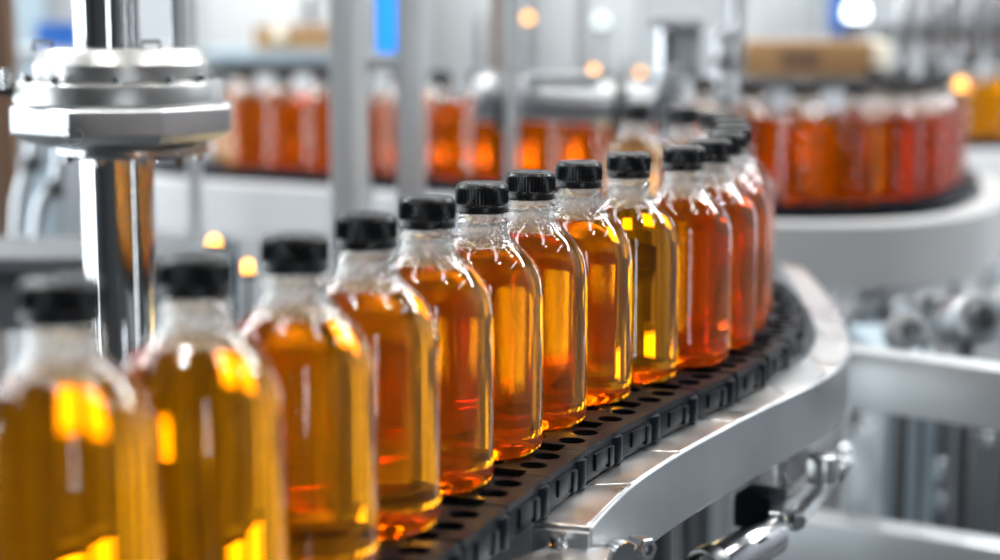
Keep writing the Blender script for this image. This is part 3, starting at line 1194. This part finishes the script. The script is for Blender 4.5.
# ------------------------------------------------------------------ cardboard box on its dark shelf
BY = 3.15
mb_ = BY / F
sh = thing('dark_shelf', 'long dark shelf under the cardboard box behind the right cluster', 'shelf', (D(820, 80, BY).x, BY, 0))
zs = D(820, 76, BY).z
xs0, xs1 = D(742, 80, BY).x, D(905, 80, BY).x
MB().box(((xs0 + xs1) / 2, BY + .13, zs - .012), (xs1 - xs0, .36, .024), bevel=.002).build('shelf_board', PAINTDARK, sh)
for x in (xs0 + .03, xs1 - .03):
    for yy in (BY - .02, BY + .28):
        MB().box((x, yy, (zs - .024) / 2), (.025, .025, zs - .024), bevel=.002).build('leg', PAINTDARK, sh)
bx = thing('cardboard_box', 'closed brown cardboard box with pale right end on the dark shelf', 'box', (D(815, 76, BY).x, BY + .08, zs))
bw, bd, bh = 128 * mb_, .20, 34 * mb_
xb0 = D(747, 60, BY).x
Rz = .16
cb = Vector((xb0 + bw / 2, BY + .06, zs + bh / 2))
MB().box(cb, (bw, bd, bh), rz=-Rz, bevel=.002).build('carton', CARD, bx)
e = cb + Matrix.Rotation(-Rz, 3, 'Z') @ Vector((bw / 2 + .0145, 0, 0))
MB().box(e, (.028, bd * .98, bh * .98), rz=-Rz, bevel=.002).build('pale_end_flap', CARDPALE, bx)
e = cb + Matrix.Rotation(-Rz, 3, 'Z') @ Vector((-.01, -bd / 2 - .0006, 0))
MB().box(e, (bw * .3, .001, bh * .55), rz=-Rz).build('tape_patch', BROWN, bx)

# ------------------------------------------------------------------ far background machines
def cabinet(name, label, x0, x1, ytop, Y, depth, body, door, cat='cabinet', handle=True, ybot=None):
    a, b = D(x0, 50, Y).x, D(x1, 50, Y).x
    top = D(500, ytop, Y).z
    t = thing(name, label, cat, ((a + b) / 2, Y + depth / 2, 0))
    MB().box(((a + b) / 2, Y + depth / 2, top / 2), (b - a, depth, top), bevel=.01).build('cabinet_body', body, t)
    w = (b - a)
    dr = MB().box(((a + b) / 2, Y - .008, top / 2), (w * .86, .016, top * .9), bevel=.004).build('door', door, t)
    if handle:
        MB().box(((a + b) / 2 + w * .36, Y - .024, top * .62), (.02, .02, .14), bevel=.004).build('handle', STEEL, dr)
    return t


cabinet('control_cabinet', 'large white control cabinet in the left background behind the back conveyor', 205, 330, -260, 4.6, .5, PAINTWHITE, PAINTWHITE)
cabinet('grey_cabinet', 'grey machine cabinet in the background at the left edge', -90, 60, -160, 3.9, .5, PAINTGREY, PAINTBLUEGREY)
cabinet('packing_machine', 'pale packing machine cabinet in the background between the posts', 425, 492, -200, 5.0, .6, PAINTWHITE, ALU)
cabinet('mid_cabinet', 'grey cabinet in the background behind the roller unit', 525, 645, -120, 5.2, .6, PAINTGREY, ALU)
cabinet('tall_locker', 'pale steel locker in the background above the cardboard box', 750, 826, -260, 5.0, .5, PAINTWHITE, ALU)
bl = cabinet('switch_cabinet', 'slim grey cabinet with a deep blue panel in the background above the cardboard box', 826, 874, -60, 4.4, .3, PAINTGREY, PAINTGREY, handle=False)
qa, qb = D(830, -20, 4.37), D(853, 33, 4.37)
MB().box(((qa.x + qb.x) / 2, 4.37, (qa.z + qb.z) / 2), (qb.x - qa.x, .02, qa.z - qb.z), bevel=.004).build('blue_panel', BLUE, bl)
# tan board on the white cabinet
tb = thing('tan_crate', 'flat tan crate on the rack in front of the white cabinet', 'crate', D(293, 50, 3.9))
q0, q1 = D(254, 26, 3.9), D(334, 50, 3.9)
MB().box(((q0.x + q1.x) / 2, 3.9 + .1, (q0.z + q1.z) / 2), (q1.x - q0.x, .2, q0.z - q1.z), bevel=.003).build('crate_body', CARD, tb)
MB().box((D(280, 38, 3.9).x, 3.895, D(280, 33, 3.9).z), (.028, .01, .03), bevel=.002).build('crate_label', CARDPALE, tb)
rk = thing('storage_rack', 'low grey rack carrying the tan crate behind the left bottles', 'rack', (D(270, 60, 3.9).x, 4.0, 0))
zr = q1.z
xr0, xr1 = D(205, 60, 3.9).x, D(345, 60, 3.9).x
MB().box(((xr0 + xr1) / 2, 4.0, zr - .012), (xr1 - xr0, .3, .024), bevel=.002).build('rack_shelf', PAINTBLUEGREY, rk)
MB().box(((xr0 + xr1) / 2, 4.0, zr - .042), (xr1 - xr0, .28, .02), bevel=.002).build('rack_rail', PAINTDARK, rk)
for x in (xr0 + .02, xr1 - .02):
    MB().box((x, 4.0, (zr - .052) / 2), (.03, .25, zr - .052), bevel=.002).build('rack_upright', PAINTBLUEGREY, rk)
# blue crate and brown post on the left
q = D(57, 36, 3.4)
bcx = thing('blue_crate', 'small blue plastic crate behind the flanged column top', 'crate', (q.x, 3.4, q.z - .03))
MB().box((q.x, 3.45, q.z), (42 * 3.4 / F, .1, 24 * 3.4 / F), bevel=.003).build('crate_body', BLUE, bcx)
MB().box((q.x, 3.45, q.z + 11 * 3.4 / F), (45 * 3.4 / F, .106, 4 * 3.4 / F), bevel=.002).build('crate_rim', BLUE, bcx)
zb = q.z - 12 * 3.4 / F
bs = thing('work_table', 'grey table under the blue crate behind the column', 'table', (q.x, 3.5, 0))
MB().box((q.x, 3.5, zb - .0125), (.42, .3, .025), bevel=.003).build('table_top', ALU, bs)
for dx in (-.19, .19):
    for dy in (-.13, .13):
        MB().box((q.x + dx, 3.5 + dy, (zb - .025) / 2), (.03, .03, zb - .025), bevel=.002).build('leg', PAINTGREY, bs)
q = D(6, 60, 2.6)
bp_ = thing('brown_pillar', 'broad brown machine pillar at the left picture edge', 'post', (q.x, 2.6, 0))
MB().box((q.x - .005, 2.6, .8), (.035, .04, 1.6), bevel=.003).build('upright', BROWN, bp_)
MB().box((q.x - .005, 2.6, .005), (.1, .1, .01), bevel=.002).build('foot_plate', DARKSTEEL, bp_)

# pipes at far left
pipes = [([(34, 90), (34, 150), (20, 205), (18, 300), (18, 420)], 8, 2.4, ALU, 'pale bent pipe in the left background beside the column'),
         ([(62, 120), (58, 180), (40, 210), (36, 300), (36, 420)], 7, 2.32, BRUSHED, 'grey bent hose running down between column and pale pipe')]
for pts, r, Y, m, lab in pipes:
    P = spline([D(x, y, Y) for x, y in pts], 8)
    P.append(Vector((P[-1].x, P[-1].y, 0)))
    t = thing('bent_pipe', lab, 'pipe', P[-1])
    MB().tube(P, r * Y / F, 16).build('pipe', m, t)
    MB().cyl(P[10] - Vector((0, 0, .012)), P[10] + Vector((0, 0, .012)), r * 1.5 * Y / F, 20, bevel=.002).build('pipe_joint', DARKSTEEL, t)
# low bench behind the near bottles at left
q = D(120, 265, 1.95)
bn = thing('low_bench', 'low steel bench behind the near bottles and the column', 'bench', (q.x - .08, 2.0, 0))
MB().box((q.x - .08, 2.03, q.z), (.34, .18, .02), bevel=.004).build('bench_top', PAINTDARK, bn)
MB().box((q.x - .08, 2.03, q.z - .045), (.31, .15, .06), bevel=.004).build('bench_apron', PAINTDARK, bn)
for dx in (-.14, .14):
    MB().box((q.x - .08 + dx, 2.03, (q.z - .07) / 2), (.03, .12, q.z - .07), bevel=.003).build('leg', PAINTDARK, bn)

# ------------------------------------------------------------------ filling nozzles, upper right background
NY = 3.9
nb = thing('filling_head', 'row of vertical steel filling cylinders in the upper right background', 'machine', (D(940, 40, NY).x, NY, 0))
for (x, r, y0_, y1_) in ((905, 9, 55, -120), (928, 7, 62, -120), (948, 10, 50, -120), (972, 11, 66, -120), (996, 9, 58, -120), (1016, 9, 60, -120)):
    q = D(x, y0_, NY)
    q2 = D(x, y1_, NY)
    MB().cyl(q, (q.x, NY, q2.z), r * NY / F, 24, bevel=.004).build('nozzle_cylinder', POLISH, nb)
    MB().cyl((q.x, NY, q.z - .03), (q.x, NY, q.z + .001), r * .45 * NY / F, 16, bevel=.002).build('nozzle_tip', DARKSTEEL, nb)
q = D(955, -120, NY)
MB().box((q.x, NY, q.z + .03), (.42, .12, .07), bevel=.01).build('manifold', ALU, nb)
MB().box((D(1030, 0, NY).x + .06, NY, q.z / 2), (.06, .08, q.z), bevel=.01).build('column', PAINTGREY, nb)
q = D(950, 34, NY)
MB().box((q.x, NY + .05, q.z), (.30, .03, .03), bevel=.004).build('spacer_bar', PAINTDARK, nb)

# ------------------------------------------------------------------ small indicator lamps
lamps = [(214, 243, 1.85, .0075, LAMPO, 'orange indicator lamp glowing between the second and third bottle caps'),
         (248, 268, 1.8, .0075, LAMPO, 'orange indicator lamp glowing just left of the third bottle cap'),
         (528, 19, 3.6, .009, LAMPO, 'orange lamp near the top right of the slim pale post'),
         (640, 73, 3.2, .006, LAMPO, 'small orange lamp left of the thick polished upright'),
         (594, 71, 3.1, .007, LAMPO, 'orange lamp above the middle of the roller unit'),
         (601, 22, 4.9, .017, LAMPD, 'dim pale lamp in the background above the roller'),
         (856, 13, 4.0, .024, LAMPW, 'round white lamp in front of the blue panel'),
         (960, 86, 3.25, .011, LAMPO, 'orange lamp above the distant bottles at the right edge')]
for (x, y, Y, r, m, lab) in lamps:
    p = D(x, y, Y)
    t = thing('indicator_lamp', lab, 'lamp', (p.x, p.y, 0), 'indicator lamps')
    MB().lathe([(0, -r * .6), (r * .9, -r * .6), (r, -r * .3), (r, r * .3), (r * .8, r * .8), (r * .4, r * 1.1), (0, r * 1.2)], 24, p).build('lamp_lens', m, t)
    MB().cyl((p.x, p.y, p.z - r * 1.5), (p.x, p.y, p.z - r * .6), r * 1.1, 20).build('lamp_base', PAINTDARK, t)
    MB().cyl((p.x, p.y, 0), (p.x, p.y, p.z - r * 1.5), r * .35, 12).build('lamp_stalk', DARKSTEEL, t)

# warm glow panels added low behind the bottles, to make bright patches in the liquid
GLOWW = mat('added_warm_glow', (.9, .7, .3), .3, 0, emit=(1.0, .74, .32), estr=7.0)
for (x, y, z, wd, ht, lab) in ((-.405, 1.27, .70, .060, .15, 'left one of two added warm panels glowing through the nearest bottle'),
                               (-.315, 1.27, .70, .050, .15, 'right one of two added warm panels glowing through the nearest bottle'),
                               (-.105, 1.63, .80, .07, .09, 'added warm panel glowing through the third and fourth bottles'),
                               (.035, 1.70, .82, .05, .07, 'added warm panel glowing through the sixth and seventh bottles'),
               (.130, 1.755, .83, .04, .06, 'added warm panel glowing low behind the ninth and tenth bottles'),
               (-.52, 3.42, .83, .05, .05, 'small added warm panel glowing low behind the leftmost back-row bottles'),
               (-.26, 3.30, .84, .05, .05, 'small added warm panel glowing low behind the back row, left of the grey posts'),
               (.02, 3.20, .83, .05, .05, 'small added warm panel glowing low behind the back row, right of the grey posts'),
               (.40, 3.35, .80, .05, .05, 'small added warm panel glowing low behind the left end of the right cluster'),
               (.60, 3.50, .79, .05, .05, 'small added warm panel glowing low behind the middle of the right cluster')):
    t = thing('added_glow_panel', lab, 'lamp', (x, y, 0), 'added warm panels')
    hs = MB().box((x, y, z), (wd + .012, .03, ht + .012), bevel=.004).build('panel_housing', PAINTDARK, t)
    MB().box((x, y - .016, z), (wd, .004, ht), bevel=.0015).build('glow_panel', GLOWW, hs)
    MB().cyl((x, y, 0), (x, y, z - ht / 2), .008, 14).build('panel_stand', DARKSTEEL, t)
    MB().cyl((x, y, 0), (x, y, .012), .035, 24, bevel=.003).build('panel_foot', DARKSTEEL, t)

# ------------------------------------------------------------------ world, camera, colour
w = bpy.data.worlds.new('World')
S.world = w
w.use_nodes = True
w.node_tree.nodes['Background'].inputs['Color'].default_value = (.8, .9, 1, 1)
w.node_tree.nodes['Background'].inputs['Strength'].default_value = .3

cam = bpy.data.cameras.new('camera')
cam.sensor_width = 36
cam.lens = 36 * F / 1000
cam.clip_start = .02
cam.dof.use_dof = True
cam.dof.focus_distance = 1.10
cam.dof.aperture_fstop = (cam.lens / 1000) / .0185
co = bpy.data.objects.new('camera', cam)
C.objects.link(co)
co.location = (0, 0, CAMZ)
co.rotation_euler = (PI / 2 - PITCH, 0, 0)
S.camera = co

S.view_settings.view_transform = 'Standard'
S.view_settings.look = 'None'
S.view_settings.exposure = 0.08
S.view_settings.gamma = 1.0
S.view_settings.use_curve_mapping = False
try:
    S.cycles.max_bounces = 32
    S.cycles.transmission_bounces = 32
    S.cycles.glossy_bounces = 6
    S.cycles.diffuse_bounces = 3
    S.cycles.transparent_max_bounces = 16
    S.cycles.sample_clamp_indirect = 50
    S.cycles.use_denoising = True
except Exception:
    pass
